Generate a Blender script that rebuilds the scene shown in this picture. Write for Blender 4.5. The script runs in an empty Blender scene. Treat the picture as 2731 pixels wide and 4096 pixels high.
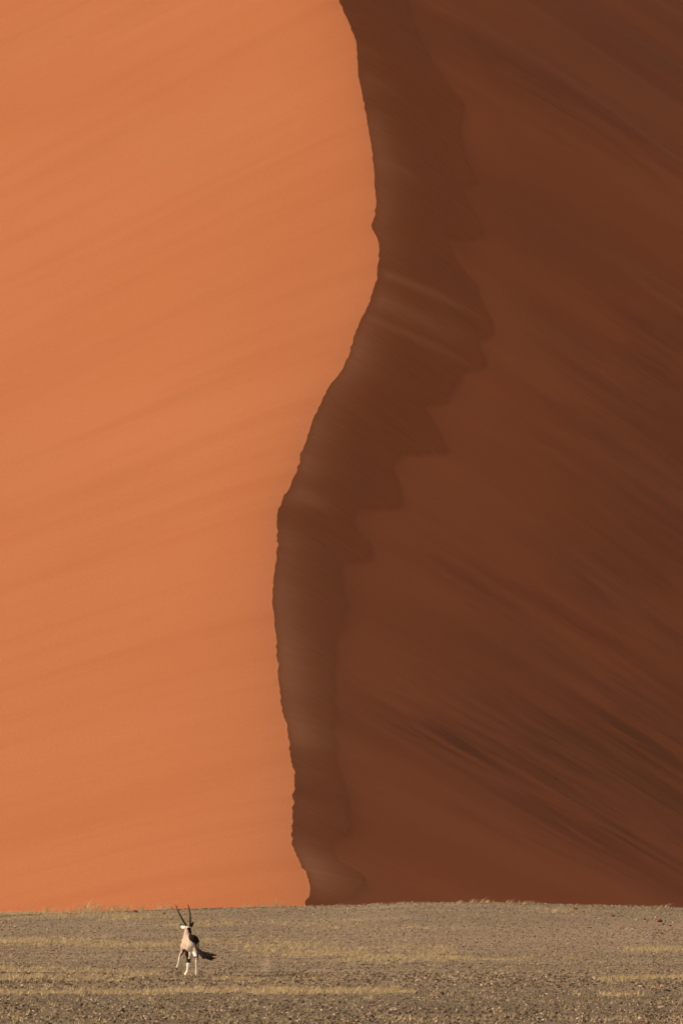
import bpy, bmesh, math, random
import numpy as np
from mathutils import Vector, Matrix
R = math.radians
random.seed(7)
rng = np.random.default_rng(11)
scene = bpy.context.scene
col = scene.collection

# ------------------------------------------------------------------ camera
CAMZ = 1.7
LENS, SENS = 200.0, 36.0
FPX = LENS / SENS * 4096.0            # focal length in photograph pixels
PITCH = math.atan((3760 - 2048) / FPX)  # true horizon lies behind the gravel rise
cam_d = bpy.data.cameras.new('camera')
cam = bpy.data.objects.new('camera', cam_d); col.objects.link(cam)
cam_d.sensor_fit = 'VERTICAL'; cam_d.sensor_height = SENS; cam_d.sensor_width = 24.0
cam_d.lens = LENS; cam_d.clip_start = 0.5; cam_d.clip_end = 20000
cam.location = (0, 0, CAMZ); cam.rotation_euler = (R(90) + PITCH, 0, 0)
scene.camera = cam

# ------------------------------------------------------------------ light
SUN_EL, SUN_AZ = R(18.0), R(11.0)     # low sun from the left, a little to the camera's side
SV = Vector((-math.cos(SUN_AZ) * math.cos(SUN_EL), -math.sin(SUN_AZ) * math.cos(SUN_EL), math.sin(SUN_EL)))
world = bpy.data.worlds.new('World'); scene.world = world; world.use_nodes = True
wn = world.node_tree; wn.nodes.clear()
sky = wn.nodes.new('ShaderNodeTexSky'); sky.sky_type = 'NISHITA'; sky.sun_disc = False
sky.sun_elevation = SUN_EL; sky.sun_rotation = math.atan2(SV.x, SV.y)
sky.altitude = 700; sky.air_density = 1.0; sky.dust_density = 4.0; sky.ozone_density = 0.6
tint = wn.nodes.new('ShaderNodeMix'); tint.data_type = 'RGBA'; tint.blend_type = 'MULTIPLY'
tint.inputs[0].default_value = 1.0
tint.inputs[7].default_value = (1.0, 0.645, 0.39, 1)     # dust-laden desert air, warm white balance
bg = wn.nodes.new('ShaderNodeBackground'); bg.inputs[1].default_value = 0.15
wo = wn.nodes.new('ShaderNodeOutputWorld')
wn.links.new(sky.outputs[0], tint.inputs[6]); wn.links.new(tint.outputs[2], bg.inputs[0]); wn.links.new(bg.outputs[0], wo.inputs[0])
sl = bpy.data.lights.new('sun', 'SUN'); sl.energy = 2.2; sl.angle = R(0.5); sl.color = (1.0, 0.90, 0.78)
sun = bpy.data.objects.new('sun', sl); col.objects.link(sun)
sun.rotation_euler = SV.to_track_quat('Z', 'Y').to_euler(); sun.location = (-60, -20, 60)
scene.view_settings.view_transform = 'Standard'; scene.view_settings.look = 'None'
scene.view_settings.gamma = 1.0; scene.view_settings.use_curve_mapping = False
scene.view_settings.exposure = 0.6
scene.cycles.volume_bounces = 1

# ------------------------------------------------------------------ helpers
def ray(u, v):
    """direction (x/y, z/y) through a photograph pixel"""
    cx = (np.asarray(u, float) - 1365.5) / FPX; cy = (2048 - np.asarray(v, float)) / FPX
    c, s = math.cos(PITCH), math.sin(PITCH)
    fy = c - cy * s; fz = s + cy * c
    return cx / fy, fz / fy
def to_px(x, y, z):
    c, s = math.cos(PITCH), math.sin(PITCH); dz = z - CAMZ
    dep = y * c + dz * s; up_ = -y * s + dz * c
    return 1365.5 + FPX * x / dep, 2048 - FPX * up_ / dep
def ease(t): t = np.clip(t, 0, 1); return t * t * (3 - 2 * t)
def gsmooth(a, n):
    k = np.exp(-0.5 * (np.arange(-3 * n, 3 * n + 1) / n) ** 2); k /= k.sum()
    return np.convolve(np.pad(a, 3 * n, mode='edge'), k, 'valid')
def vnoise1(x, seed):
    r = np.random.default_rng(seed).uniform(-1, 1, 4096)
    i = np.floor(x).astype(int); f = x - i; f = f * f * (3 - 2 * f)
    return r[i % 4096] * (1 - f) + r[(i + 1) % 4096] * f
def vnoise2(x, y, seed):
    r = np.random.default_rng(seed).uniform(-1, 1, (256, 256))
    i = np.floor(x).astype(int); j = np.floor(y).astype(int)
    f = x - i; g = y - j; f = f * f * (3 - 2 * f); g = g * g * (3 - 2 * g)
    a = r[i % 256, j % 256] * (1 - f) + r[(i + 1) % 256, j % 256] * f
    b = r[i % 256, (j + 1) % 256] * (1 - f) + r[(i + 1) % 256, (j + 1) % 256] * f
    return a * (1 - g) + b * g
def link(name, me, mat=None, parent=None):
    o = bpy.data.objects.new(name, me); col.objects.link(o)
    if mat and me is not None: me.materials.append(mat)
    if parent: o.parent = parent
    return o
def mesh_arrays(name, co, faces_flat, starts, totals, smooth=True):
    me = bpy.data.meshes.new(name)
    me.vertices.add(len(co)); me.vertices.foreach_set('co', np.ascontiguousarray(co, np.float32).ravel())
    me.loops.add(len(faces_flat)); me.loops.foreach_set('vertex_index', np.ascontiguousarray(faces_flat, np.int32))
    me.polygons.add(len(starts)); me.polygons.foreach_set('loop_start', np.ascontiguousarray(starts, np.int32))
    me.polygons.foreach_set('loop_total', np.ascontiguousarray(totals, np.int32))
    me.polygons.foreach_set('use_smooth', np.full(len(starts), smooth, bool))
    me.update(calc_edges=True); me.validate()
    return me
def grid_mesh(name, X, Y, Z):
    n, m = X.shape
    co = np.stack([X, Y, Z], -1).reshape(-1, 3)
    idx = np.arange(n * m).reshape(n, m)
    q = np.stack([idx[:-1, :-1], idx[:-1, 1:], idx[1:, 1:], idx[1:, :-1]], -1).reshape(-1, 4)
    k = len(q)
    return mesh_arrays(name, co, q.ravel(), np.arange(k) * 4, np.full(k, 4))
def tag(o, label=None, cat=None, group=None, kind=None):
    if label: o['label'] = label
    if cat: o['category'] = cat
    if group: o['group'] = group
    if kind: o['kind'] = kind
    return o

class NT:
    """small node-tree writer"""
    def __init__(s, name):
        s.m = bpy.data.materials.new(name); s.m.use_nodes = True; s.t = s.m.node_tree; s.t.nodes.clear()
        s.out = s.n('ShaderNodeOutputMaterial')
    def n(s, t, **k):
        x = s.t.nodes.new(t)
        for a, b in k.items(): setattr(x, a, b)
        return x
    def l(s, a, b): s.t.links.new(a, b)
    def val(s, sock, v):
        if isinstance(v, bpy.types.NodeSocket): s.l(v, sock)
        else: sock.default_value = v
    def coord(s, scale=(1, 1, 1), rotz=0.0):
        g = s.n('ShaderNodeTexCoord'); r = s.n('ShaderNodeMapping'); r.inputs['Rotation'].default_value = (0, 0, rotz)
        m = s.n('ShaderNodeMapping'); m.inputs['Scale'].default_value = scale
        s.l(g.outputs['Object'], r.inputs[0]); s.l(r.outputs[0], m.inputs[0]); return m.outputs[0]
    def noise(s, vec, scale=1.0, detail=3.0, rough=0.55, dist=0.0):
        x = s.n('ShaderNodeTexNoise'); x.inputs['Scale'].default_value = scale; x.inputs['Detail'].default_value = detail
        x.inputs['Roughness'].default_value = rough; x.inputs['Distortion'].default_value = dist
        s.l(vec, x.inputs['Vector']); return x.outputs['Fac']
    def ramp(s, fac, a, b, lo=0.0, hi=1.0):
        x = s.n('ShaderNodeMapRange'); x.interpolation_type = 'SMOOTHSTEP'
        for i, v in zip((1, 2, 3, 4), (a, b, lo, hi)): x.inputs[i].default_value = v
        s.val(x.inputs[0], fac); return x.outputs[0]
    def math(s, op, a, b=0.0):
        x = s.n('ShaderNodeMath', operation=op); s.val(x.inputs[0], a); s.val(x.inputs[1], b); return x.outputs[0]
    def mix(s, fac, a, b, mode='MIX'):
        x = s.n('ShaderNodeMix'); x.data_type = 'RGBA'; x.blend_type = mode
        s.val(x.inputs[0], fac)
        for i, v in ((6, a), (7, b)):
            s.val(x.inputs[i], v if isinstance(v, bpy.types.NodeSocket) else (*v, 1.0))
        return x.outputs[2]
    def principled(s, colr, rough=0.9, spec=0.15, normal=None):
        p = s.n('ShaderNodeBsdfPrincipled'); s.val(p.inputs['Base Color'], colr if isinstance(colr, bpy.types.NodeSocket) else (*colr, 1))
        s.val(p.inputs['Roughness'], rough); p.inputs['Specular IOR Level'].default_value = spec
        if normal is not None: s.l(normal, p.inputs['Normal'])
        s.l(p.outputs[0], s.out.inputs[0]); return p
    def bump(s, h, strength=0.3, dist=0.1):
        b = s.n('ShaderNodeBump'); b.inputs['Strength'].default_value = strength; b.inputs['Distance'].default_value = dist
        s.l(h, b.inputs['Height']); return b.outputs[0]

# ------------------------------------------------------------------ materials
SAND = (0.415, 0.168, 0.079)
def sand_windward():
    t = NT('windward_sand')
    big = t.noise(t.coord((1/45, 1/60, 0.0), R(8)), 1.0, 3, 0.5)
    fl = t.n('ShaderNodeAttribute', attribute_name='flow')
    def fc(sc):
        m = t.n('ShaderNodeMapping'); m.inputs['Scale'].default_value = sc; t.l(fl.outputs['Vector'], m.inputs[0]); return m.outputs[0]
    stk = t.noise(fc((1/50, 1/9.0, 0.0)), 1.0, 4, 0.55, 0.4)
    stk2 = t.noise(fc((1/16, 1/2.2, 0.0)), 1.0, 3, 0.6)
    grain = t.noise(t.coord((1, 1, 1)), 5.0, 3, 0.8)
    c = t.mix(t.ramp(big, 0.3, 0.7), SAND, (0.43, 0.182, 0.090))
    c = t.mix(t.ramp(stk, 0.40, 0.75, 0, 0.36), c, (0.35, 0.133, 0.058))
    c = t.mix(t.ramp(stk2, 0.5, 0.8, 0, 0.08), c, (0.35, 0.135, 0.062))
    c = t.mix(t.ramp(grain, 0.35, 0.68, 0.0, 0.55), c, (0.335, 0.125, 0.054))
    h = t.math('ADD', t.math('MULTIPLY', stk, 0.6), t.math('MULTIPLY', grain, 0.25))
    t.principled(c, 0.95, 0.08, t.bump(h, 0.10, 0.25)); return t.m
def sand_lee():
    t = NT('lee_sand')
    a = t.n('ShaderNodeAttribute', attribute_name='lobe')
    d = t.n('ShaderNodeAttribute', attribute_name='heavy_and_shade')     # dark mineral streaks, plus shade painted in along the right edge
    phi = R(33.0)                                               # wind streaks run down the fall line
    s1 = t.noise(t.coord((1/22, 1/8.0, 0.0), phi), 1.0, 4, 0.5, 1.0)
    s2 = t.noise(t.coord((1/9, 1/3.2, 0.0), R(30)), 1.0, 3, 0.5, 0.8)
    big = t.noise(t.coord((1/55, 1/26, 0.0), phi), 1.0, 3, 0.5, 0.5)
    fine = t.noise(t.coord((1/9, 1/0.9, 0.0), R(29)), 1.0, 4, 0.65, 0.3)
    grain = t.noise(t.coord((1, 1, 1)), 5.0, 3, 0.8)
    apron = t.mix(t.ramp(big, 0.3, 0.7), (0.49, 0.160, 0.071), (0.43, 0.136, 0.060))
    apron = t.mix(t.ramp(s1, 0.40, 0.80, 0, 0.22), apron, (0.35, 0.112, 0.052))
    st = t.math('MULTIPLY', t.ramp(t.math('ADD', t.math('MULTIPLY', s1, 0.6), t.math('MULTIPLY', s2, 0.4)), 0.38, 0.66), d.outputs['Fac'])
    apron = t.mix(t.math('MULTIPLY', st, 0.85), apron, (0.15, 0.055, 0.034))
    b2 = t.n('ShaderNodeAttribute', attribute_name='brown')     # browner tracts; light fall-off at right and top right painted in
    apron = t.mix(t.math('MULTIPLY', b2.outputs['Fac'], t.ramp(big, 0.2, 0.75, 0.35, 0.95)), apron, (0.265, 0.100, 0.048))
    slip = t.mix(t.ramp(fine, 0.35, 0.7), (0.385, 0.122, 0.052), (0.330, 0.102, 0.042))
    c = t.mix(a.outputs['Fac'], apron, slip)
    c = t.mix(t.ramp(grain, 0.35, 0.68, 0.0, 0.45), c, (0.33, 0.106, 0.048))
    hh = t.math('ADD', t.math('MULTIPLY', s1, 0.5), t.math('ADD', t.math('MULTIPLY', grain, 0.2), t.math('MULTIPLY', t.math('MULTIPLY', fine, a.outputs['Fac']), 0.9)))
    t.principled(c, 0.95, 0.08, t.bump(hh, 0.2, 0.25)); return t.m
def gravel_ground():
    t = NT('gravel_ground')
    n1 = t.noise(t.coord(), 0.35, 4, 0.6); n2 = t.noise(t.coord(), 9.0, 4, 0.75)
    n3 = t.noise(t.coord((1/14, 1/3.5, 0)), 1.0, 3, 0.6)
    c = t.mix(t.ramp(n3, 0.35, 0.68), (0.30, 0.252, 0.178), (0.385, 0.328, 0.235))
    c = t.mix(t.ramp(n1, 0.4, 0.75, 0, 0.5), c, (0.29, 0.235, 0.175))
    c = t.mix(t.ramp(n2, 0.5, 0.72, 0, 0.5), c, (0.17, 0.14, 0.10))
    sx_ = t.n('ShaderNodeSeparateXYZ'); tc = t.n('ShaderNodeTexCoord'); t.l(tc.outputs['Object'], sx_.inputs[0])
    nearf = t.ramp(t.math('ADD', sx_.outputs[1], t.math('MULTIPLY', n3, 30.0)), 150, 185, 0.75, 0.0)      # darker desert pavement lies nearest
    c = t.mix(nearf, c, (0.195, 0.165, 0.122))
    pa = t.n('ShaderNodeAttribute', attribute_name='sandy'); c = t.mix(t.math('MULTIPLY', pa.outputs['Fac'], t.ramp(n3, .2, .6, .45, .9)), c, (0.44, 0.345, 0.255))   # bare sandy ground
    t.principled(c, 0.95, 0.1, t.bump(n2, 0.6, 0.03)); return t.m
def island_mat(name, stops, rough=0.9, spec=0.15, transl=0.0):
    t = NT(name); g = t.n('ShaderNodeNewGeometry'); r = t.n('ShaderNodeValToRGB')
    cr = r.color_ramp
    while len(cr.elements) < len(stops): cr.elements.new(0.5)
    for e, (p, c) in zip(cr.elements, stops): e.position = p; e.color = (*c, 1)
    t.l(g.outputs['Random Per Island'], r.inputs[0])
    p = t.principled(r.outputs[0], rough, spec)
    if transl:
        tr = t.n('ShaderNodeBsdfTranslucent'); t.l(r.outputs[0], tr.inputs[0]); mx = t.n('ShaderNodeMixShader')
        mx.inputs[0].default_value = transl; t.l(p.outputs[0], mx.inputs[1]); t.l(tr.outputs[0], mx.inputs[2]); t.l(mx.outputs[0], t.out.inputs[0])
    return t.m
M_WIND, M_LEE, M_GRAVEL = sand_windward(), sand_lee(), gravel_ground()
M_PEBBLE = island_mat('pebbles', [(0, (0.05, 0.04, 0.032)), (0.4, (0.15, 0.122, 0.09)), (0.93, (0.30, 0.255, 0.18)), (1, (0.58, 0.50, 0.38))])
M_GRASS = island_mat('dry_grass', [(0, (0.27, 0.23, 0.135)), (0.4, (0.45, 0.39, 0.24)), (0.8, (0.60, 0.525, 0.335)), (1, (0.72, 0.65, 0.45))], 0.7, 0.2, 0.3)

# ------------------------------------------------------------------ ground
GX = np.array([-400, -60, 0, 320, 683, 900, 1200, 1400, 1620, 1850, 2100, 2400, 2731, 2800, 3200], float)
GV = np.array([3672, 3660, 3656, 3648, 3634, 3628, 3622, 3618, 3607, 3608, 3611, 3618, 3628, 3630, 3640], float)
CREST_Y = 236.0
_v = np.array([4600, 4096, 3985, 3905, 3835, 3780, 3720, 3660, 3630, 3618.])
_y = np.array([72., 112, 141, 167, 187, 202, 216, 227, 232.5, CREST_Y])
_z = CAMZ + _y * ray(1365.5, _v)[1]
PY = np.concatenate([[-4000, 0, 50], _y, [241, 250, 265, 300, 340, 420, 4000, 9000]])
PZ = np.concatenate([[0, 0, 0], _z, [_z[-1] + 0.02, _z[-1] - .45, _z[-1] - 2.6, -10, -19, -22, -22, -22]])
_fine = np.arange(0, 430, 0.25)
_zf = gsmooth(np.interp(_fine, PY, PZ), 16)
def ground_z(x, y):
    x = np.asarray(x, float); y = np.asarray(y, float)
    z = np.where((y > 2) & (y < 428), np.interp(y, _fine, _zf), np.interp(y, PY, PZ))
    u = 1365.5 + FPX * x / CREST_Y
    dz = (3618 - np.interp(u, GX, GV)) / FPX * CREST_Y
    z = z + dz * ease((y - 165) / 60) * (1 - ease((y - 260) / 60))
    w = ease((y - 70) / 40) * (1 - ease((y - 245) / 40))
    z = z + w * (0.045 * vnoise2(x / 26 + 5, y / 7.5, 3) + 0.03 * vnoise2(x / 9 + 9, y / 3.2, 4) + 0.012 * vnoise2(x / 1.3, y / 1.1, 5))
    return z
def spaced(parts):
    out = []
    for a, b, n in parts: out.append(np.linspace(a, b, n, endpoint=False))
    out.append([parts[-1][1]]); return np.concatenate(out)
gx = spaced([(-6000, -400, 14), (-400, -60, 40), (-60, -20, 60), (-20, 20, 130), (20, 60, 60), (60, 400, 40), (400, 6000, 14)])
gy = spaced([(-3000, -50, 8), (-50, 90, 40), (90, 250, 520), (250, 340, 80), (340, 460, 20), (460, 8000, 20)])
Xg, Yg = np.meshgrid(gx, gy)
ground = link('gravel_plain', grid_mesh('gravel_plain', Xg, Yg, ground_z(Xg, Yg)), M_GRAVEL)
gu, gv = to_px(Xg, np.maximum(Yg, 30), ground_z(Xg, Yg))
at = ground.data.attributes.new('sandy', 'FLOAT', 'POINT'); at.data.foreach_set('value', np.clip(np.where((Yg > 90) & (Yg < 260), np.exp(-((gu - 2600) / 520) ** 2 - ((gv - 3735) / 62) ** 2) + .5 * np.exp(-((gu - 1900) / 400) ** 2 - ((gv - 3770) / 30) ** 2), 0), 0, 1).ravel().astype(np.float32))
tag(ground, 'stony grey brown gravel plain rising gently towards the foot of the dune', kind='structure')

# ------------------------------------------------------------------ dune
CREST = np.array([(1355,0),(1393,87),(1425,165),(1430,244),(1439,348),(1460,435),(1477,540),(1494,662),(1503,801),(1501,850),(1484,897),(1490,925),
 (1510,955),(1519,985),(1517,1040),(1511,1090),(1503,1130),(1481,1200),(1448,1270),(1432,1297),(1404,1380),(1393,1428),(1370,1480),(1316,1549),(1300,1580),
 (1271,1637),(1250,1690),(1228,1742),(1203,1820),(1186,1895),(1160,1945),(1141,1977),(1118,2022),(1108,2065),(1107,2110),(1113,2160),(1108,2220),(1101,2281),(1091,2355),(1088,2390),(1094,2440),
 (1101,2500),(1105,2560),(1110,2640),(1110,2700),(1115,2751),(1136,2861),(1153,2938),(1164,3036),(1176,3070),(1176,3159),(1170,3244),(1164,3338),
 (1170,3380),(1187,3423),(1213,3470),(1232,3508),(1236,3555),(1232,3576),(1217,3614)], float)
def y_of_v(v): return 430 + 450 * (3600 - np.asarray(v, float)) / 3600
cy = y_of_v(CREST[:, 1]); rx, rz = ray(CREST[:, 0], CREST[:, 1])
cxw, czw = rx * cy, CAMZ + rz * cy
o_ = np.argsort(cy); cy, cxw, czw = cy[o_], cxw[o_], czw[o_]
TY = np.arange(300, 1300, 0.5)
tz = np.interp(TY, cy, czw)
s0 = (czw[3] - czw[0]) / (cy[3] - cy[0]); s1 = 0.40
lo = TY < cy[0]; tz[lo] = czw[0] - 0.22 * (cy[0] - TY[lo])
up = TY > cy[-1]; d = TY[up] - cy[-1]
tz[up] = czw[-1] + s1 * np.where(d < 150, d, 150 + (d - 150) - (d - 150) ** 2 / 250)
TZ = gsmooth(tz, 16)
tx = np.interp(TY, cy, cxw)
tx[lo] = cxw[0] - 0.02 * (cy[0] - TY[lo]); tx[up] = cxw[-1] - 0.06 * d
TX = gsmooth(tx, 3) + 0.10 * vnoise1(TY / 2.3, 1) + 0.07 * vnoise1(TY / 0.9, 2) + 0.05 * vnoise1(TY / 5.5, 8)
TS = gsmooth(tx, 110)
def crest_r(x, y):
    xc = np.interp(y, TY, TX); xs = np.interp(y, TY, TS)
    r = x - xc
    k = np.where(r < 0, np.exp(-(r / 16.0) ** 2), np.exp(-(r / 45.0) ** 2))
    return x - (xs + (xc - xs) * k)
def softplus(a): return np.logaddexp(0, a)
TW = None
def dune_z(x, y, lobe=None):
    r = crest_r(x, y); l = np.maximum(-r, 0); p = np.maximum(r, 0)
    left = 0.13 * l + 0.18 * (l - 5 * (1 - np.exp(-l / 5)))
    right = 0.60 * p - 0.13 * 2.0 * (1 - np.exp(-p / 2.0))
    if TW is not None:
        w = np.interp(y, TY, TW)
        q = np.maximum(p - w, 0); a_ = 0.20 + 0.07 * (1 - ease((y - 470) / 90))     # apron: gentler under the tongues, steepening outwards
        right = right - a_ * (softplus((p - w) / 0.8) - softplus(-w / 0.8)) * 0.8 + 0.17 * (np.sqrt(q * q + 18.0 ** 2) - 18.0) * ease((y - 440) / 120)
    z = np.interp(y, TY, TZ) - left - right
    z = z + 0.5 * ease(l / 30) * vnoise2(x / 40 + 3, y / 70, 21)
    z = z + ease((p - 12) / 20) * 0.7 * vnoise2((x * .81 - y * .58) / 60 + 7, (x * .58 + y * .81) / 17, 22)
    if lobe is not None: z = z + 0.30 * lobe * ease(p / 6)
    return z
def hit(u, v):
    """where the ray through a pixel meets the dune"""
    a, b = ray(u, v); y = np.full(np.shape(a), 320.0)
    ys = np.arange(330, 1240, 0.5); out = np.zeros(len(a))
    for i in range(len(a)):
        f = dune_z(a[i] * ys, ys) - (CAMZ + b[i] * ys)
        k = np.argmax(f > 0); out[i] = ys[k]
    return a * out, out
LOBE = np.array([(1600,-150),(1640,60),(1690,190),(1776,331),(1855,418),(1842,540),(1858,644),(1912,735),(1846,749),(1880,830),(1925,915),(1928,962),(1790,966),(1836,1067),
 (1902,1144),(1940,1235),(1968,1290),(1975,1340),(1915,1375),(1943,1470),(1851,1506),(1805,1588),(1790,1622),(1698,1637),(1744,1720),(1795,1812),(1764,1825),(1611,1827),
 (1574,1873),(1600,1960),(1612,2030),(1590,2041),(1440,2047),(1417,2084),(1432,2137),(1474,2175),(1497,2217),(1474,2248),(1384,2262),(1367,2294),(1382,2355),(1405,2436),
 (1386,2482),(1375,2527),(1360,2573),(1354,2660),(1345,2760),(1340,2860),(1344,2960),(1360,3050),(1378,3130),(1392,3220),(1404,3300),(1392,3345),(1350,3370),(1320,3420),(1380,3470),(1460,3520),(1470,3560),(1440,3590),(1330,3620)], float)
# densify and roughen the tongue outline
seg = []
for a, b in zip(LOBE[:-1], LOBE[1:]):
    n = max(1, int(np.hypot(*(b - a)) / 14))
    for i in range(n): seg.append(a + (b - a) * i / n)
LB = np.array(seg + [LOBE[-1]])
rg = (4 + 9 * ease((LB[:, 1] - 2200) / 200))
LB = LB + np.stack([rg * vnoise1(np.arange(len(LB)) / 2.3, 31) + 3 * vnoise1(np.arange(len(LB)) / .9, 33), 3 * vnoise1(np.arange(len(LB)) / 1.3, 32)], -1)
lx, ly = hit(LB[:, 0], LB[:, 1])
lr = crest_r(lx, ly); so = np.argsort(ly)
TW = gsmooth(np.interp(TY, ly[so], lr[so]), 40)
lx, ly = hit(LB[:, 0], LB[:, 1])
poly = np.concatenate([np.stack([lx, ly], -1), [[np.interp(330, TY, TX) - 5, 330]], np.stack([np.interp(np.arange(340, 1000, 20.), TY, TX) - 6, np.arange(340, 1000, 20.)], -1), [[lx[0], 1000]]])
def lobe_field(x, y):
    """0..1 inside the avalanche tongues, softened across about half a metre"""
    shp = x.shape; x = x.ravel(); y = y.ravel(); ins = np.zeros(len(x), bool); dmin = np.full(len(x), 1e9)
    sel = np.where((x > poly[:, 0].min() - 3) & (x < poly[:, 0].max() + 3) & (y > 325) & (y < 1010))[0]
    px, py = x[sel], y[sel]; I = np.zeros(len(sel), bool); D = np.full(len(sel), 1e9)
    nl = len(LB)
    for i in range(len(poly)):
        ax, ay = poly[i]; bx, by = poly[(i + 1) % len(poly)]
        if ay != by:
            c = ((ay > py) != (by > py)); I ^= c & (px < (bx - ax) * (py - ay) / (by - ay) + ax)
        if i < nl - 1:
            near = np.where((np.abs(py - (ay + by) / 2) < 8))[0]
            if len(near):
                qx, qy = px[near] - ax, py[near] - ay; ex, ey = bx - ax, by - ay
                tt = np.clip((qx * ex + qy * ey) / (ex * ex + ey * ey + 1e-9), 0, 1)
                D[near] = np.minimum(D[near], np.hypot(qx - tt * ex, qy - tt * ey))
    sd = np.where(I, D, -D); out = np.zeros(len(x)); out[sel] = ease((sd + 0.35) / 0.7)
    return out.reshape(shp)
ry = spaced([(300, 425, 60), (425, 930, 1150), (930, 1060, 150), (1060, 1290, 50)])
rl = -spaced([(0, 2, 12), (2, 60, 110), (60, 120, 40), (120, 700, 40)])[::-1]
rr = spaced([(0, 24, 130), (24, 70, 100), (70, 120, 30), (120, 700, 40)])
RL, YL = np.meshgrid(rl, ry); XL = RL + np.interp(YL, TY, TX)
RR, YR = np.meshgrid(rr, ry); XR = RR + np.interp(YR, TY, TX)
floor_z = -24.0
dune = link('sand_dune', None); dune.location = (0, 0, 0)
tag(dune, 'towering orange sand dune split by a winding crest into sunlit and shaded faces', kind='structure')
wind = link('windward_slope', grid_mesh('windward_slope', XL, YL, np.maximum(dune_z(XL, YL), floor_z)), M_WIND, dune)
kf = np.interp(YL, [430, 520, 720, 900], [-.6, -.2, .55, .75])
at = wind.data.attributes.new('flow', 'FLOAT_VECTOR', 'POINT'); at.data.foreach_set('vector', np.stack([XL, YL - XL * kf, 0 * XL], -1).reshape(-1).astype(np.float32))
lob = lobe_field(XR, YR)
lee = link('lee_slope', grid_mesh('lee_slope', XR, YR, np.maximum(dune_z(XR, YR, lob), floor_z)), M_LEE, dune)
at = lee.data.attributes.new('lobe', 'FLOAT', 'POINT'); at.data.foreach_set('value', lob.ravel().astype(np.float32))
def blot(x, y, u, v, su, sv, ang):
    px_, py_ = to_px(x, y, dune_z(x, y)); dx, dy = px_ - u, py_ - v; c, q = math.cos(ang), math.sin(ang)
    return np.exp(-((dx * c + dy * q) / su) ** 2 - ((-dx * q + dy * c) / sv) ** 2)
hv = np.zeros(XR.shape)  # mineral streaks low down; the tall right-hand blots paint in shade
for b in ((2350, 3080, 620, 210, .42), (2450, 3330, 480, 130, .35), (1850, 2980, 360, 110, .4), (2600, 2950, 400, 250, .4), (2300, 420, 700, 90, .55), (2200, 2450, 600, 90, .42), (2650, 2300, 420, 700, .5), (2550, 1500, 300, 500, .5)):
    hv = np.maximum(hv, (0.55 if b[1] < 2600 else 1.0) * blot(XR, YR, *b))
at = lee.data.attributes.new('heavy_and_shade', 'FLOAT', 'POINT'); at.data.foreach_set('value', hv.ravel().astype(np.float32))
bw = np.zeros(XR.shape)  # browner patches, with darkening to the right and top right painted in
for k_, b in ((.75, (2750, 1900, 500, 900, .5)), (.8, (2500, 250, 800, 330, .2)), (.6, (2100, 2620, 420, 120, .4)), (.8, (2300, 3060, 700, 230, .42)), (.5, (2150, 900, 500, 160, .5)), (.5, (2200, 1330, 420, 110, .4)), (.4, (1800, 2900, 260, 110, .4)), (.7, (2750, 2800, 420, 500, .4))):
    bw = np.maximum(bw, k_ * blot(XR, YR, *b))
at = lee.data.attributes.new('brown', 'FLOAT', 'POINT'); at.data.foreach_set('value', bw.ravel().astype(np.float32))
tag(wind, 'smooth sunlit orange windward slope'); tag(lee, 'dark shaded slip face with ragged avalanche tongues')

# ------------------------------------------------------------------ gravel and grass
def to_ground(u, v):
    """world point of the gravel plain under a photograph pixel"""
    a, b = ray(u, v); ys = np.arange(95, 245, 0.05); f = ground_z(a * ys, ys) - (CAMZ + b * ys)
    k = np.argmax(f > 0) if (f > 0).any() else np.argmax(f)
    return float(a * ys[k]), float(ys[k]), float(ground_z(a * ys[k], ys[k]))
def scatter(n, seed, margin=1.2):
    r = np.random.default_rng(seed)
    wide = r.uniform(0, 1, n) < 0.24                 # thinner cover carries on to both sides and nearer
    y = np.sqrt(r.uniform(np.where(wide, 55., 98.) ** 2, 246 ** 2)); k = r.uniform(-1, 1, n) * margin
    x = np.where(wide, np.sign(k) * (0.9 + 4.5 * r.uniform(0, 1, n) ** 1.6), k) * y * 0.0605
    return x, y, ground_z(x, y)
OCT = np.array([(1, 0, 0), (0, 1, 0), (-1, 0, 0), (0, -1, 0), (0, 0, 1), (0, 0, -1)], float)
OCF = np.array([(0, 1, 4), (1, 2, 4), (2, 3, 4), (3, 0, 4), (1, 0, 5), (2, 1, 5), (3, 2, 5), (0, 3, 5)])
def pebble_field(n, seed):
    x, y, z = scatter(n, seed); r = np.random.default_rng(seed + 1)
    s = np.minimum(0.009 + 0.011 * r.gamma(1.6, 0.6, n), 0.038)
    vv_ = to_px(x, y, z)[1]; s = s * (1 + .55 * np.exp(-((vv_ - 3925) / 30) ** 2) + .35 * ease((vv_ - 4000) / 60))
    a = r.uniform(0, 6.28, n); st = r.uniform(0.6, 1.4, (n, 6, 3))
    v = OCT[None] * st * s[:, None, None]
    qr = r.normal(0, 1, (n, 4)); qr /= np.linalg.norm(qr, axis=1)[:, None]; qw, qv = qr[:, None, :1], np.repeat(qr[:, None, 1:], 6, 1)
    v = v + 2 * np.cross(qv, np.cross(qv, v) + qw * v); v[:, :, 2] *= 0.75     # tumbled every way
    ca, sa = np.cos(a)[:, None], np.sin(a)[:, None]
    co = np.stack([v[..., 0] * ca - v[..., 1] * sa + x[:, None], v[..., 0] * sa + v[..., 1] * ca + y[:, None], v[..., 2] + z[:, None] + 0.25 * s[:, None]], -1)
    f = (OCF[None] + (np.arange(n) * 6)[:, None, None]).reshape(-1, 3)
    return mesh_arrays('gravel', co.reshape(-1, 3), f.ravel(), np.arange(len(f)) * 3, np.full(len(f), 3), False)
gravel = link('gravel', pebble_field(140000, 5), M_PEBBLE)
tag(gravel, 'loose brown and tan pebbles strewn over the plain', 'gravel', kind='stuff')

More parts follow.
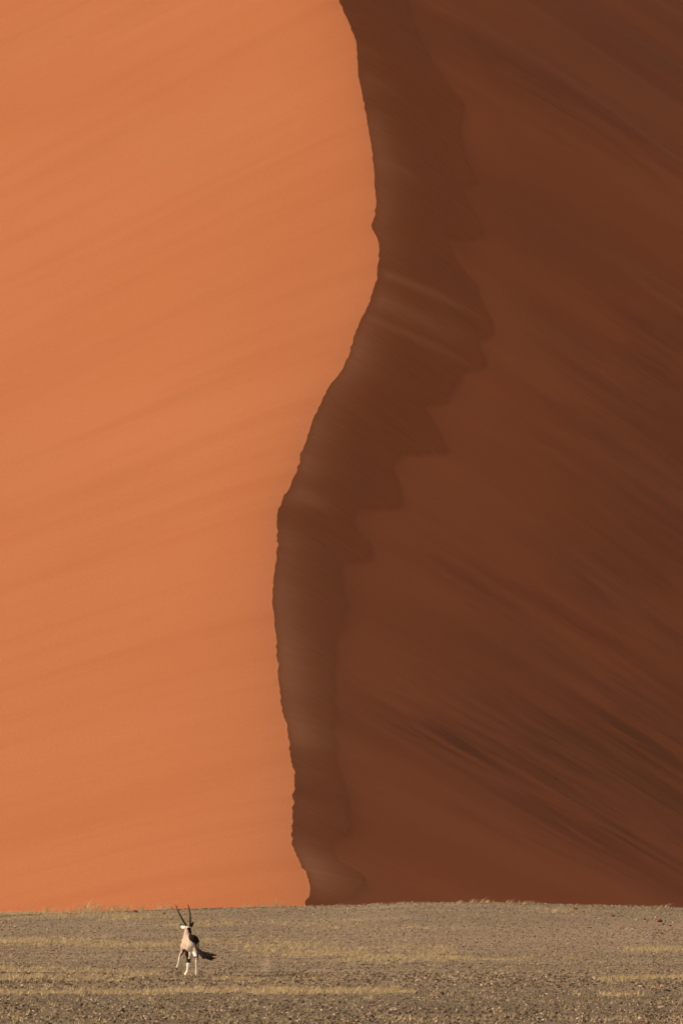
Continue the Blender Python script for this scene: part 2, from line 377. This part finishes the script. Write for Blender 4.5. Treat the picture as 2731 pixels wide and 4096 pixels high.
# density of dry grass: long low swathes across the plain (u-range, row, thickness, strength)
BANDS = [(-300, 760, 3668, 13, 1.0), (600, 1500, 3700, 16, .5), (-300, 1400, 3778, 17, .75), (900, 1900, 3812, 22, .8), (1300, 2400, 3836, 8, .9), (-300, 700, 3893, 10, .8), (-300, 620, 3922, 8, .7),
         (-300, 1700, 3972, 13, .8), (2440, 3100, 3803, 10, 1.6), (2350, 3100, 3922, 7, 1.3), (2280, 2650, 3985, 6, .9), (1330, 1620, 3988, 9, .8), (1500, 2000, 3718, 12, .5), (700, 1400, 3930, 18, .35), (-300, 3100, 4085, 22, .10), (1900, 2400, 3640, 12, .5)]
def grass_density(x, y, z):
    u, v = to_px(x, y, z); d = np.full(len(x), 0.07)
    vw = v + 9 * vnoise1(u / 260, 41) + 4 * vnoise1(u / 70, 42)
    for a, b, v0, t, s in BANDS:
        d = d + 1.35 * s * np.exp(-((vw - v0) / t) ** 2) * ease((u - a) / 160) * (1 - ease((u - b + 160) / 160))
    return d * (0.6 + 0.75 * vnoise2(x / 1.7, y / 2.2, 43))
def blades(x, y, z, seed, k=6, h0=0.12, lean=0.6):
    r = np.random.default_rng(seed); n = len(x)
    X = np.repeat(x, k) + r.normal(0, 0.035, n * k); Y = np.repeat(y, k) + r.normal(0, 0.035, n * k); Z = np.repeat(z, k) - 0.01
    N = n * k; h = (h0 if np.isscalar(h0) else np.repeat(h0, k)) * np.repeat(r.uniform(0.5, 1.35, n), k) * r.uniform(0.5, 1.2, N); w = r.uniform(0.003, 0.007, N)
    lx = h * (lean * 0.6 + r.normal(0, lean * 0.55, N)); lyv = h * r.normal(0, lean * 0.5, N)
    th = r.uniform(-0.9, 0.9, N); wx, wy = np.cos(th) * w, np.sin(th) * w
    co = np.zeros((N, 5, 3))
    co[:, 0] = np.stack([X - wx, Y - wy, Z], -1); co[:, 1] = np.stack([X + wx, Y + wy, Z], -1)
    mx, my, mz = X + lx * .32, Y + lyv * .32, Z + h * .6
    co[:, 2] = np.stack([mx + wx * .8, my + wy * .8, mz], -1); co[:, 3] = np.stack([mx - wx * .8, my - wy * .8, mz], -1)
    co[:, 4] = np.stack([X + lx, Y + lyv, Z + h], -1)
    base = (np.arange(N) * 5)[:, None]
    flat = np.concatenate([base + [0, 1, 2, 3], base + [3, 2, 4]], 1).ravel()
    starts = np.stack([np.arange(N) * 7, np.arange(N) * 7 + 4], -1).ravel(); tot = np.tile([4, 3], N)
    return co.reshape(-1, 3), flat, starts, tot
gxs, gys, gzs = scatter(140000, 77, 1.15)
ps_ = to_px(gxs, gys, gzs); bare_ = np.exp(-((ps_[0] - 2600) / 450) ** 2 - ((ps_[1] - 3725) / 50) ** 2)
keep = (np.random.default_rng(80).uniform(0, 1, len(gxs)) > bare_ * .8) & (np.random.default_rng(78).uniform(0, 1.3, len(gxs)) < grass_density(gxs, gys, gzs))
grass = link('dry_grass', mesh_arrays('dry_grass', *blades(gxs[keep], gys[keep], gzs[keep], 79, 6, 0.085 + 0.04 * np.clip(grass_density(gxs, gys, gzs)[keep], 0, 1)), False), M_GRASS)
tag(grass, 'thin straw yellow dry grass growing in low swathes on the plain', 'grass', kind='stuff')

ORD = 'leftmost|second|third|fourth|fifth|sixth|seventh|eighth|ninth|tenth|eleventh|twelfth|thirteenth|fourteenth|fifteenth|sixteenth|seventeenth|eighteenth|nineteenth|twentieth|twenty-first|twenty-second'.split('|')
def nth(i): return 'leftmost' if i == 0 else ORD[i] + ' from the left'
# wisps standing on the skyline, one tuft each
for i, (u, hgt) in enumerate([(120,.10),(175,.14),(205,.18),(262,.14),(300,.20),(331,.24),(352,.26),(378,.24),(402,.20),(440,.18),(474,.20),(505,.18),(560,.12),(640,.16),(668,.16),(985,.14),(1046,.13),(1110,.15),(1835,.12),(1885,.17),(1925,.20),(1950,.15),(2035,.17),(2080,.14),(2120,.13),(2650,.14)]):
    ys_ = np.arange(215, 245, .1); dx_ = (u - 1365.5) / FPX; gy0 = float(ys_[np.argmax((ground_z(dx_ * ys_, ys_) - CAMZ) / ys_)]) - .2 - .3 * (i % 3); gx0 = dx_ * gy0
    r_ = np.random.default_rng(340 + i); n = 8
    bx = r_.uniform(-1, 1, n) * min(.22, hgt * 1.2); by = r_.normal(0, .05, n)
    me = mesh_arrays('grass_tuft', *blades(bx, by, ground_z(gx0 + bx, gy0 + by) - ground_z(gx0, gy0), 400 + i, 6, hgt * (1.8 if u < 1200 else 1.05), 1.2), False)
    o = link('grass_tuft', me, M_GRASS); o.location = (gx0, gy0, float(ground_z(gx0, gy0)))
    if u < 1200: tag(o, nth(i) + ' of the wispy grass tufts on the skyline against sunlit sand', 'grass tuft', 'grass tufts against the sunlit dune face')
    else: tag(o, nth(i - 18) + ' of the wispy grass tufts on the skyline against shaded sand', 'grass tuft', 'grass tufts against the shaded dune face')

# ------------------------------------------------------------------ single stones
def stone_mesh(seed):
    bm = bmesh.new(); bmesh.ops.create_icosphere(bm, subdivisions=2, radius=1.0); r = random.Random(seed)
    planes = [(Vector((r.gauss(0, 1), r.gauss(0, 1), r.gauss(0, 1))).normalized(), r.uniform(.55, .85)) for _ in range(7)]
    for v in bm.verts:
        for nrm, d in planes:
            k = v.co.dot(nrm)
            if k > d: v.co -= nrm * (k - d) * .9
        v.co *= r.uniform(.94, 1.06)
    me = bpy.data.meshes.new('stone'); bm.to_mesh(me); bm.free(); return me
def rock_mat(name, a, b):
    t = NT(name); n = t.noise(t.coord(), 3.0, 4, .6); t.principled(t.mix(t.ramp(n, .35, .7), a, b), .8, .25, t.bump(n, .5, .1)); return t.m
ROCKS = {'dark': [stone_mesh(i) for i in (1, 2, 3)], 'pale': [stone_mesh(i) for i in (4, 5)], 'red': [stone_mesh(i) for i in (6, 7)]}
for k, m in (('dark', rock_mat('dark_stone', (.035, .03, .026), (.08, .065, .05))), ('pale', rock_mat('pale_stone', (.72, .62, .48), (.6, .48, .35))), ('red', rock_mat('red_stone', (.16, .06, .035), (.26, .11, .06)))):
    for me in ROCKS[k]: me.materials.append(m)
def stone(kind, u, v, w, label, group, i, flat=.62, wide=1.0):
    x, y, z = to_ground(u, v); o = link('stone', ROCKS[kind][i % len(ROCKS[kind])])
    hw = w * (.68 if kind == 'dark' else .52) * y / FPX
    o.location = (x, y, z + hw * flat * .55); o.scale = (hw * wide, hw * 1.05, hw * flat * 1.15); o.rotation_euler = (0, 0, i * .37 if wide == 1 else 0)
    tag(o, label, 'stone', group)
NEAR = [(25,4017,11),(66,4037,11),(94,4028,10),(137,4045,10),(327,4023,12),(385,4013,8),(476,4070,13),(651,4038,13),(576,4028,9),(620,3998,8),(44,4076,9),(1768,3977,11),(1944,4075,11),(1781,4053,11),(2625,4071,12),(1487,4071,15),(1591,4021,9),(2223,4057,10),(1160,4080,11),(930,4050,10),(1290,4030,9)]
for i, (u, v, w) in enumerate(sorted(NEAR)): stone('dark', u, v, w, nth(i) + ' of the small dark stones lying on the near gravel', 'dark stones on the near gravel', i, .8)
PALE = [(78,3883,9),(27,3952,11),(498,3962,8),(1701,3917,9),(1971,3972,10),(2010,3895,8),(2105,4023,11),(2308,4077,11),(1596,4082,11),(1966,3927,9),(2260,3896,8),(960,3932,10),(976,3848,7),(1261,3917,8),(700,4060,9)]
for i, (u, v, w) in enumerate(sorted(PALE)): stone('pale', u, v, w, nth(i) + ' of the small pale stones on the lower gravel', 'pale stones scattered on the gravel', i, .8)
stone('dark', 491, 4048, 17, 'flat wide black stone on the near gravel left of centre', None, 2, .35, 1.0)
stone('dark', 2037, 4072, 26, 'flat wide black stone on the near gravel right of centre', None, 1, .3, 1.0)
stone('dark', 2667, 3967, 24, 'flat wide black stone near the right edge below the lower yellow grass strip', None, 0, .35, 1.0)
stone('pale', 332, 3730, 8, 'lone white stone on bare gravel left of the antelope', None, 0, 1.0)
stone('dark', 540, 3650, 16, 'dark stone on the gravel skyline left of the antelope horns', None, 0, .6)
stone('dark', 658, 3657, 11, 'dark stone just below the skyline beside the antelope horns', None, 1, .6)
cnt_ = {'dark': 0, 'red': 0}
for i, (k, u, v, w) in enumerate(sorted([('dark',2186,3637,8),('red',2297,3638,22),('red',2448,3666,20),('red',2482,3664,9),('dark',2576,3680,10),('red',2590,3682,12),('red',2634,3688,28),('red',2650,3699,14),('dark',2679,3705,11),('dark',2361,3711,7),('dark',2432,3698,8),('dark',2645,3736,10),('dark',2625,3733,8)], key=lambda q: q[1])):
    stone(k, u, v, w, nth(cnt_[k]) + (' of the dark red brown clods' if k == 'red' else ' of the small blackish stones') + ' below the right skyline', ('reddish clods' if k == 'red' else 'blackish stones') + ' below the right skyline', i, .45); cnt_[k] += 1
for i, (u, v, w) in enumerate(sorted([(2216,3642,9),(2544,3681,10),(2690,3693,9),(2528,3717,8),(2620,3670,8)])):
    stone('pale', u, v, w, nth(i) + ' of the small pale stones below the right skyline', 'pale stones below the right skyline', i, .7)

# ------------------------------------------------------------------ blowing sand and dust
def volume_mat(name, colr, dens, aniso=0.2):
    t = NT(name); v = t.n('ShaderNodeVolumePrincipled'); v.inputs['Color'].default_value = (*colr, 1); v.inputs['Density'].default_value = dens
    v.inputs['Anisotropy'].default_value = aniso; t.l(v.outputs[0], t.out.inputs['Volume']); return t.m
# spindrift: a thin sheet of sand blown off the crest, drifting down over the slip face
sy_ = np.arange(420, 900, 1.2); sr_ = np.concatenate([[-.25], np.linspace(.1, 5, 20), np.linspace(5.8, 20, 16)])
SR, SY = np.meshgrid(sr_, sy_)
vv = 3600 - (SY - 430) / 450 * 3600
amp = 0.55 + 0.35 * vnoise1(SY / 26, 61) + 0.2 * vnoise1(SY / 9, 62)
amp = amp + 0.5 * np.exp(-((vv - 1330) / 230) ** 2) - 0.3 * ease((500 - vv) / 400)
amp = np.clip(amp, .06, 2) * ease((SY - 424) / 20) * (1 - ease((SY - 870) / 26))
T = amp * 0.62 * (np.maximum(SR + .25, 0) / 1.1) * np.exp(1 - (np.maximum(SR + .25, 0)) / 1.1) * .55
for v0, wv, L, s in ((1085, 12, 17, .5), (1190, 26, 17, .45), (1262, 10, 18, .45), (640, 25, 8, .3), (1960, 20, 7, .5), (300, 20, 8, .2)):
    T = T + s * 0.42 * np.exp(-((vv - v0 - 5.5 * np.maximum(SR, 0)) / (wv * 1.3)) ** 2) * ease((SR + .25) / 2) * (1 - ease((SR - L * .35) / (L * .65)))
T = T * ease((20 - SR) / 4)
SX = SR + np.interp(SY, TY, TX)
mid = np.interp(SY, TY, TZ) - 0.20 * np.maximum(SR, 0) - 0.004 * SR ** 2 + 0.02
top = grid_mesh('blowing_sand', SX, SY, mid + T * .5 + .004); 
n_, m_ = SX.shape
co = np.concatenate([np.stack([SX, SY, mid + T * .6 + .004], -1).reshape(-1, 3), np.stack([SX, SY, mid - T * .4 - .004], -1).reshape(-1, 3)])
ix = np.arange(n_ * m_).reshape(n_, m_); iy = ix + n_ * m_
Q = [np.stack([ix[:-1, :-1], ix[:-1, 1:], ix[1:, 1:], ix[1:, :-1]], -1).reshape(-1, 4), np.stack([iy[:-1, :-1], iy[1:, :-1], iy[1:, 1:], iy[:-1, 1:]], -1).reshape(-1, 4)]
for A, B in ((ix[:, 0], iy[:, 0]), (iy[:, -1], ix[:, -1]), (iy[0], ix[0]), (ix[-1], iy[-1])):
    Q.append(np.stack([A[:-1], A[1:], B[1:], B[:-1]], -1))
Q = np.concatenate(Q); bpy.data.meshes.remove(top)
drift = link('blowing_sand', mesh_arrays('blowing_sand', co, Q.ravel(), np.arange(len(Q)) * 4, np.full(len(Q), 4)), volume_mat('sand_spindrift', (.95, .62, .42), .085))
tag(drift, 'thin veil of sunlit sand blowing off the dune crest over the slip face', 'blowing sand', kind='stuff')
def puff(u, v, w, h, dens, name_i):
    x, y, z = to_ground(u, v); bm = bmesh.new(); bmesh.ops.create_icosphere(bm, subdivisions=3, radius=1.0)
    for p in bm.verts:
        k = 1 + .22 * math.sin(p.co.x * 4 + name_i) + .18 * math.sin(p.co.z * 5 + 1.7 * name_i)
        p.co.x *= k * (1 - .25 * p.co.z); p.co.z *= 1
    me = bpy.data.meshes.new('dust_puff'); bm.to_mesh(me); bm.free()
    sc_ = y / FPX; o = link('dust_puff', me, volume_mat('dust', (.85, .74, .6), dens)); o.location = (x, y, z + h * .5 * sc_); o.scale = (w * .5 * sc_, .3, h * .5 * sc_)
    return o
o = puff(1066, 3898, 46, 74, .55, 1); tag(o, 'faint upright puff of dust kicked up behind the antelope', 'dust puff', kind='stuff')
o = puff(985, 3902, 190, 14, .55, 2); tag(o, 'low streak of dust along the ground behind the antelope', 'dust streak', kind='stuff')

# ------------------------------------------------------------------ antelope (rear three-quarter view, running)
ox, oy, oz = to_ground(762, 3904)
KS = 854.6
def P(zx, zy, yy): return np.array([(zx - 640) / KS, yy, (2022 - zy) / KS])
CH = {  # chains of (measured x, measured y, depth, radius): one skeleton
 'torso': (.07, [(712,1162,-.52,.165),(690,1170,-.25,.19),(640,1180,.1,.205),(595,1200,.42,.205),(566,1225,.66,.185)]),
 'belly': (.07, [(700,1310,-.25,.13),(640,1330,.1,.16),(575,1320,.55,.15)]),
 'withers': (.06, [(640,1110,.3,.12),(590,1090,.6,.12)]),
 'neck': (.05, [(548,1130,.70,.15),(551,1040,.75,.115),(556,940,.80,.096),(560,850,.84,.088)]),
 'head': (.03, [(562,815,.85,.078),(548,850,1.0,.085),(535,920,1.16,.058),(530,955,1.24,.045)]),
 'haunch_l': (.035, [(640,1200,-.42,.13),(622,1290,-.36,.135),(664,1385,-.28,.085),(655,1480,-.36,.052),(634,1570,-.47,.036),(616,1650,-.52,.036)]),
 'cannon_l': (.012, [(612,1650,-.52,.038),(607,1720,-.49,.028),(590,1830,-.46,.0235),(574,1915,-.44,.030),(540,1965,-.40,.027),(520,1995,-.37,.032)]),
 'haunch_r': (.05, [(775,1200,-.45,.105),(782,1290,-.42,.098),(772,1390,-.36,.085),(782,1480,-.40,.062),(798,1545,-.48,.044),(804,1600,-.52,.038)]),
 'cannon_r': (.012, [(804,1595,-.52,.037),(797,1690,-.50,.030),(798,1830,-.47,.0235),(800,1920,-.46,.031),(800,1965,-.43,.027),(800,1992,-.40,.034)]),
 'fore_r': (.03, [(560,1290,.50,.09),(535,1370,.48,.06),(550,1500,.47,.055),(572,1600,.46,.048),(570,1680,.45,.044)]),
 'shin_r': (.012, [(572,1680,.45,.041),(552,1740,.45,.028),(548,1850,.46,.022),(542,1920,.46,.029),(505,1965,.48,.027),(490,1995,.5,.033)]),
 'fore_l': (.03, [(455,1290,.62,.10),(440,1370,.66,.062),(418,1430,.72,.046),(375,1490,.80,.038)]),
 'shin_l': (.012, [(375,1488,.80,.037),(345,1560,.77,.024),(335,1660,.70,.0205),(318,1735,.66,.028),(300,1790,.68,.026),(290,1825,.70,.032)]),
}
VX = 0.0115
lo3 = np.array([-.50, -.76, -.03]); hi3 = np.array([.34, 1.36, 1.55])
NX, NY, NZ = np.ceil((hi3 - lo3) / VX).astype(int)
gxv = lo3[0] + VX * np.arange(NX); gyv = lo3[1] + VX * np.arange(NY); gzv = lo3[2] + VX * np.arange(NZ)
F = np.full((NX, NY, NZ), .5, np.float32)
def seg_d(px, py, pz, a, b, ra, rb):
    d = b - a; t = np.clip(((px - a[0]) * d[0] + (py - a[1]) * d[1] + (pz - a[2]) * d[2]) / (d @ d + 1e-9), 0, 1)
    return np.sqrt((px - a[0] - t * d[0]) ** 2 + (py - a[1] - t * d[1]) ** 2 + (pz - a[2] - t * d[2]) ** 2) - (ra + (rb - ra) * t)
for nm, (k, pts) in CH.items():
    for (x0, y0, d0, r0), (x1, y1, d1, r1) in zip(pts[:-1], pts[1:]):
        a, b = P(x0, y0, d0), P(x1, y1, d1); pad = max(r0, r1) + .12
        i0 = np.clip(((np.minimum(a, b) - pad - lo3) / VX).astype(int), 0, None); i1 = ((np.maximum(a, b) + pad - lo3) / VX).astype(int) + 1
        sl_ = tuple(slice(int(p), int(q)) for p, q in zip(i0, i1))
        gX, gY, gZ = np.meshgrid(gxv[sl_[0]], gyv[sl_[1]], gzv[sl_[2]], indexing='ij')
        D = seg_d(gX, gY, gZ, a, b, r0, r1); f = F[sl_]
        h = np.clip(.5 + .5 * (f - D) / k, 0, 1); F[sl_] = f * (1 - h) + D * h - k * h * (1 - h)
def surface_nets(F):
    s = F < 0; nx, ny, nz = F.shape
    cell = np.zeros((nx - 1, ny - 1, nz - 1), np.int8); acc = np.zeros((nx - 1, ny - 1, nz - 1, 3)); cnt = np.zeros((nx - 1, ny - 1, nz - 1))
    cs = [(i, j, k) for i in (0, 1) for j in (0, 1) for k in (0, 1)]
    sub = lambda A, c: A[c[0]:nx - 1 + c[0], c[1]:ny - 1 + c[1], c[2]:nz - 1 + c[2]]
    for ax in range(3):
        for c in cs:
            if c[ax]: continue
            e = list(c); e[ax] = 1
            fa, fb = sub(F, c), sub(F, e); cr = (fa < 0) != (fb < 0)
            t = np.where(cr, fa / np.where(cr, fa - fb, 1), 0)
            for d_ in range(3): acc[..., d_] += np.where(cr, c[d_] + (t if d_ == ax else 0), 0)
            cnt += cr
    act = cnt > 0; ids = np.full(act.shape, -1); ids[act] = np.arange(act.sum())
    g = np.stack(np.nonzero(act), -1); co = (g + acc[act] / cnt[act][:, None]) * VX + lo3
    quads = []
    for ax in range(3):
        b, c = [q for q in range(3) if q != ax]
        sa = [slice(1, -1)] * 3; sb = [slice(1, -1)] * 3; sa[ax] = slice(0, -1); sb[ax] = slice(1, None)
        A, B = s[tuple(sa)], s[tuple(sb)]; off = [1, 1, 1]; off[ax] = 0
        for flip, mask in ((False, A & ~B), (True, ~A & B)):
            p = np.stack(np.nonzero(mask), -1) + off
            def cid(db, dc):
                q = p.copy(); q[:, b] -= db; q[:, c] -= dc; return ids[q[:, 0], q[:, 1], q[:, 2]]
            qd = np.stack([cid(1, 1), cid(0, 1), cid(0, 0), cid(1, 0)], -1)
            if flip != (ax == 1): qd = qd[:, ::-1]
            quads.append(qd)
    return co, np.concatenate(quads)
vco, vq = surface_nets(F)
for _ in range(2):   # light smoothing
    ac = np.zeros_like(vco); cn = np.zeros(len(vco))
    for i in range(4):
        for j in ((i + 1) % 4, (i + 3) % 4):
            np.add.at(ac, vq[:, i], vco[vq[:, j]]); np.add.at(cn, vq[:, i], 1)
    vco = vco * .5 + ac / cn[:, None] * .5
# coat colours
ZX = vco[:, 0] * KS + 640; ZY = 2022 - vco[:, 2] * KS; DY = vco[:, 1]
def near(*names):
    d = np.full(len(vco), 9.)
    for nm in names:
        for (x0, y0, d0, r0), (x1, y1, d1, r1) in zip(CH[nm][1][:-1], CH[nm][1][1:]):
            d = np.minimum(d, seg_d(vco[:, 0], vco[:, 1], vco[:, 2], P(x0, y0, d0), P(x1, y1, d1), r0, r1))
    return d
names = list(CH); NR = np.stack([near(n) for n in names]); own = np.array(names)[np.argmin(NR, 0)]
jx = ZX + 9 * vnoise2(vco[:, 0] * 40 + 50, vco[:, 2] * 40, 71); jy = ZY + 9 * vnoise2(vco[:, 0] * 40 + 90, vco[:, 2] * 40, 72)
C = np.tile(np.array([.455, .39, .34]), (len(vco), 1))
def paint(mask, c, soft=None): C[mask] = c
WHITE, BLACK, GREY = (.76, .78, .79), (.009, .008, .009), (.34, .33, .33)
isin = lambda *n: np.isin(own, n)
fade = ease((jx - 500) / 130) * ease((jy - 1150) / 120); C = C * (1 - fade[:, None]) + np.array([.70, .71, .69]) * fade[:, None]
str_ = ease((vnoise1((ZX + .35 * ZY) / 24, 74) + .1) / .8) * ease((jy - 1190) / 80) * ((ZX > 480) & (ZX < 700)) * .6
C = C * (1 - str_[:, None]) + np.array([.22, .20, .18]) * str_[:, None]
paint(isin('haunch_l') & (jy > 1400), (.40, .375, .33))
paint(isin('haunch_r', 'torso', 'belly') & (jx > 770) & (DY < .2), GREY)
paint(isin('haunch_r') & (jy > 1235) & (jx < 770 + (jy - 1235) * .28), WHITE)
paint(isin('haunch_r') & (jy > 1420) & (jx > 812), BLACK)
paint(isin('haunch_r') & (jy > 1535) & (jy < 1615) & (jx < 796), BLACK)
paint((jy < np.interp(jx, [600, 620, 700, 780, 870], [1060, 1105, 1185, 1245, 1190])) & (jy > 950) & isin('torso', 'haunch_r', 'haunch_l', 'withers') & (jx > 600), BLACK)
paint(isin('neck', 'head') & (jx > np.interp(jy, [820, 1035], [528, 640])) & (jy > 822) & (DY < 1.0), BLACK)
paint(isin('neck', 'head', 'withers') & (jy < 822) & (jx > 515), WHITE)
paint(isin('belly') & (jy > 1440), (.5, .38, .29))
paint(isin('cannon_l', 'cannon_r', 'shin_r', 'shin_l'), WHITE)
paint(isin('haunch_l') & (jy > 1590), BLACK); paint(isin('cannon_l') & (jy < 1690), BLACK)
paint((isin('fore_r') | (isin('belly') & (jx < 600))) & (jy > 1350), BLACK); paint(isin('shin_r') & (jy < 1700), BLACK)
paint(isin('fore_l') & (jx > 425) & (jy > 1345), BLACK); paint(isin('fore_l') & (jy > 1465) & (jx > 372), BLACK); paint(isin('shin_l') & (jx > 362) & (jy < 1545), BLACK)
body_me = mesh_arrays('body', vco, vq.ravel(), np.arange(len(vq)) * 4, np.full(len(vq), 4))
ca = body_me.color_attributes.new('coat', 'FLOAT_COLOR', 'POINT'); ca.data.foreach_set('color', np.c_[C, np.ones(len(C))].astype(np.float32).ravel())
def coat_mat():
    t = NT('coat'); a = t.n('ShaderNodeAttribute', attribute_name='coat'); n = t.noise(t.coord((1, 1, .25)), 60, 3, .6)
    c = t.mix(t.ramp(n, .35, .7, 0, .18), a.outputs['Color'], (.12, .1, .09)); t.principled(c, .8, .06, t.bump(n, .25, .01)); return t.m
def plain(name, c, c2, rough=.5, spec=.4, sc=20):
    t = NT(name); n = t.noise(t.coord(), sc, 3, .6); t.principled(t.mix(n, c, c2), rough, spec); return t.m
M_COAT = coat_mat(); M_HORN = plain('horn', (.03, .023, .02), (.075, .055, .045), .45, .4, 40)
M_BLACKHAIR = plain('black_hair', (.010, .008, .008), (.026, .02, .018), .6, .3); M_HOOF = plain('hoof', (.03, .022, .018), (.06, .045, .035), .5, .3)
M_EARW = plain('ear_inner', (.78, .78, .76), (.68, .66, .63), .8, .1)
oryx = link('antelope', None); oryx.location = (ox, oy, oz)
tag(oryx, 'long horned antelope with black and white markings running across the gravel plain', 'antelope')
link('body', body_me, M_COAT, oryx)
def tube(pts, rad, n=10, ring=0.0):
    bm = bmesh.new(); rows = []
    pts = [Vector(p) for p in pts]
    for i, p in enumerate(pts):
        d = (pts[min(i + 1, len(pts) - 1)] - pts[max(i - 1, 0)]).normalized(); s_ = d.cross(Vector((0, 1, .01))).normalized(); q = d.cross(s_)
        r = rad[i] * (1 + (ring if i % 2 else -ring)); rows.append([bm.verts.new(p + (s_ * math.cos(a) + q * math.sin(a)) * r) for a in [2 * math.pi * k / n for k in range(n)]])
    for a, b in zip(rows[:-1], rows[1:]):
        for k in range(n): bm.faces.new((a[k], a[(k + 1) % n], b[(k + 1) % n], b[k]))
    bm.faces.new(rows[0][::-1]); bm.faces.new(rows[-1]); return bm
def done(name, bm, mat, parent, smooth=True):
    bmesh.ops.recalc_face_normals(bm, faces=bm.faces); me = bpy.data.meshes.new(name); bm.to_mesh(me); bm.free()
    for f in me.polygons: f.use_smooth = smooth
    return link(name, me, mat, parent)
def curve(pts, n):
    pts = np.array(pts, float); t = np.linspace(0, len(pts) - 1, n); out = np.stack([np.interp(t, np.arange(len(pts)), pts[:, i]) for i in range(3)], -1)
    k = max(1, n // (3 * len(pts)))
    return np.stack([np.clip(gsmooth(out[:, i], k), -9, 9) for i in range(3)], -1)
for pts in ([(512,775,.84),(470,690,.74),(420,600,.64),(345,470,.50),(302,345,.38),(256,226,.28)], [(608,790,.84),(618,690,.74),(622,590,.63),(618,450,.50),(595,330,.38),(566,226,.28)]):
    c = curve([P(*p) for p in pts], 44); r = [.031 * (1 - i / 43) ** .6 + .004 for i in range(44)]
    done('horn', tube(c, r, 10, .05), M_HORN, oryx)
def ear(base, tip, width, outer, inner, droop):
    b, t_ = Vector(P(*base)), Vector(P(*tip)); d = t_ - b; up_ = d.cross(Vector((0, 1, 0))).normalized(); bm = bmesh.new(); n = 9; rows = []
    for i in range(n):
        f = i / (n - 1); w = width * (math.sin(math.pi * min(1, f * .86 + .14)) ** .7) + .004; row = []
        for k in range(5):
            g = (k - 2) / 2; row.append(bm.verts.new(b + d * f + up_ * (g * w) + Vector((0, 1, 0)) * (.035 * (1 - g * g)) + Vector((0, 0, -droop * math.sin(f * 3.14)))))
        rows.append(row)
    for a, c in zip(rows[:-1], rows[1:]):
        for k in range(4): bm.faces.new((a[k], a[k + 1], c[k + 1], c[k]))
    bmesh.ops.recalc_face_normals(bm, faces=bm.faces); r2 = bmesh.ops.solidify(bm, geom=bm.faces[:], thickness=.008)
    o = done('ear', bm, inner, oryx)
    if outer:
        o.data.materials.append(outer)
        for f in o.data.polygons:
            cc = Vector(f.center) - b; fr = cc.dot(d) / d.length_squared
            if fr > .80 or (cc.dot(up_) * (1 if up_.z > 0 else -1) > width * .40 and fr > .25): f.material_index = 1
ear((498, 812, .78), (346, 746, .90), .058, M_BLACKHAIR, M_EARW, .012)
ear((632, 800, .84), (698, 668, .86), .036, None, M_BLACKHAIR, 0)
# tail: fleshy root, then a streaming brush of hair
tp = curve([P(*p) for p in [(752,1185,-.66),(772,1255,-.72),(800,1340,-.76),(845,1415,-.78),(900,1480,-.80),(985,1530,-.82),(1080,1550,-.84)]], 30)
tl = done('tail', tube(tp, list(np.interp(np.arange(30), [0, 6, 12, 20, 29], [.024, .022, .03, .038, .022])), 10), M_BLACKHAIR, oryx)
hb = bmesh.new(); hr = random.Random(5)
for i in range(110):
    s = hr.uniform(.32, .95); k = int(s * 29); base = Vector(tp[k]) + Vector((0, hr.gauss(0, .012), hr.gauss(0, .016)))
    e = hr.choice([(1350, 1482), (1340, 1500), (1310, 1570), (1320, 1600), (1290, 1625), (1200, 1560), (1150, 1600)]); tip = Vector(P(e[0] + hr.gauss(0, 22) - (1 - s) * 240, e[1] + hr.gauss(0, 11), -.86 + hr.gauss(0, .03)))
    mid_ = (base + tip) * .5 + Vector((0, 0, -.018 + hr.gauss(0, .008)))
    sub_ = tube([base, base.lerp(mid_, .55) + Vector((0, 0, -.006)), mid_, mid_.lerp(tip, .6), tip], [.007, .009, .008, .006, .0015], 4)
    me_ = bpy.data.meshes.new('t'); sub_.to_mesh(me_); sub_.free(); hb.from_mesh(me_); bpy.data.meshes.remove(me_)
done('tail_brush', hb, M_BLACKHAIR, tl)
def hoof(c, yaw, tilt=0.0):
    bm = bmesh.new()
    for sx in (-1, 1):
        v = []
        for z, rx_, ry_, oyy in ((0, .024, .05, .008), (.028, .021, .04, .0), (.058, .016, .026, -.008)):
            v.append([bm.verts.new((sx * .020 + rx_ * math.cos(a) * .86, oyy + ry_ * math.sin(a) * (1.15 if math.sin(a) > 0 else .8), z)) for a in [2 * math.pi * k / 10 for k in range(10)]])
        for a, b in zip(v[:-1], v[1:]):
            for k in range(10): bm.faces.new((a[k], a[(k + 1) % 10], b[(k + 1) % 10], b[k]))
        bm.faces.new(v[0][::-1]); bm.faces.new(v[-1])
    o = done('hoof', bm, M_HOOF, oryx); o.location = c; o.rotation_euler = (tilt, 0, yaw); return o
for cc, yaw, tl_ in ((P(516, 2015, -.36), .35, 0), (P(800, 2015, -.39), .1, 0), (P(486, 2015, .51), .35, 0), (P(286, 1858, .71), .4, .25)):
    cc = Vector(cc)
    if tl_ == 0: cc.z = float(ground_z(ox + cc.x, oy + cc.y)) - oz - .004
    hoof(cc, yaw, tl_)
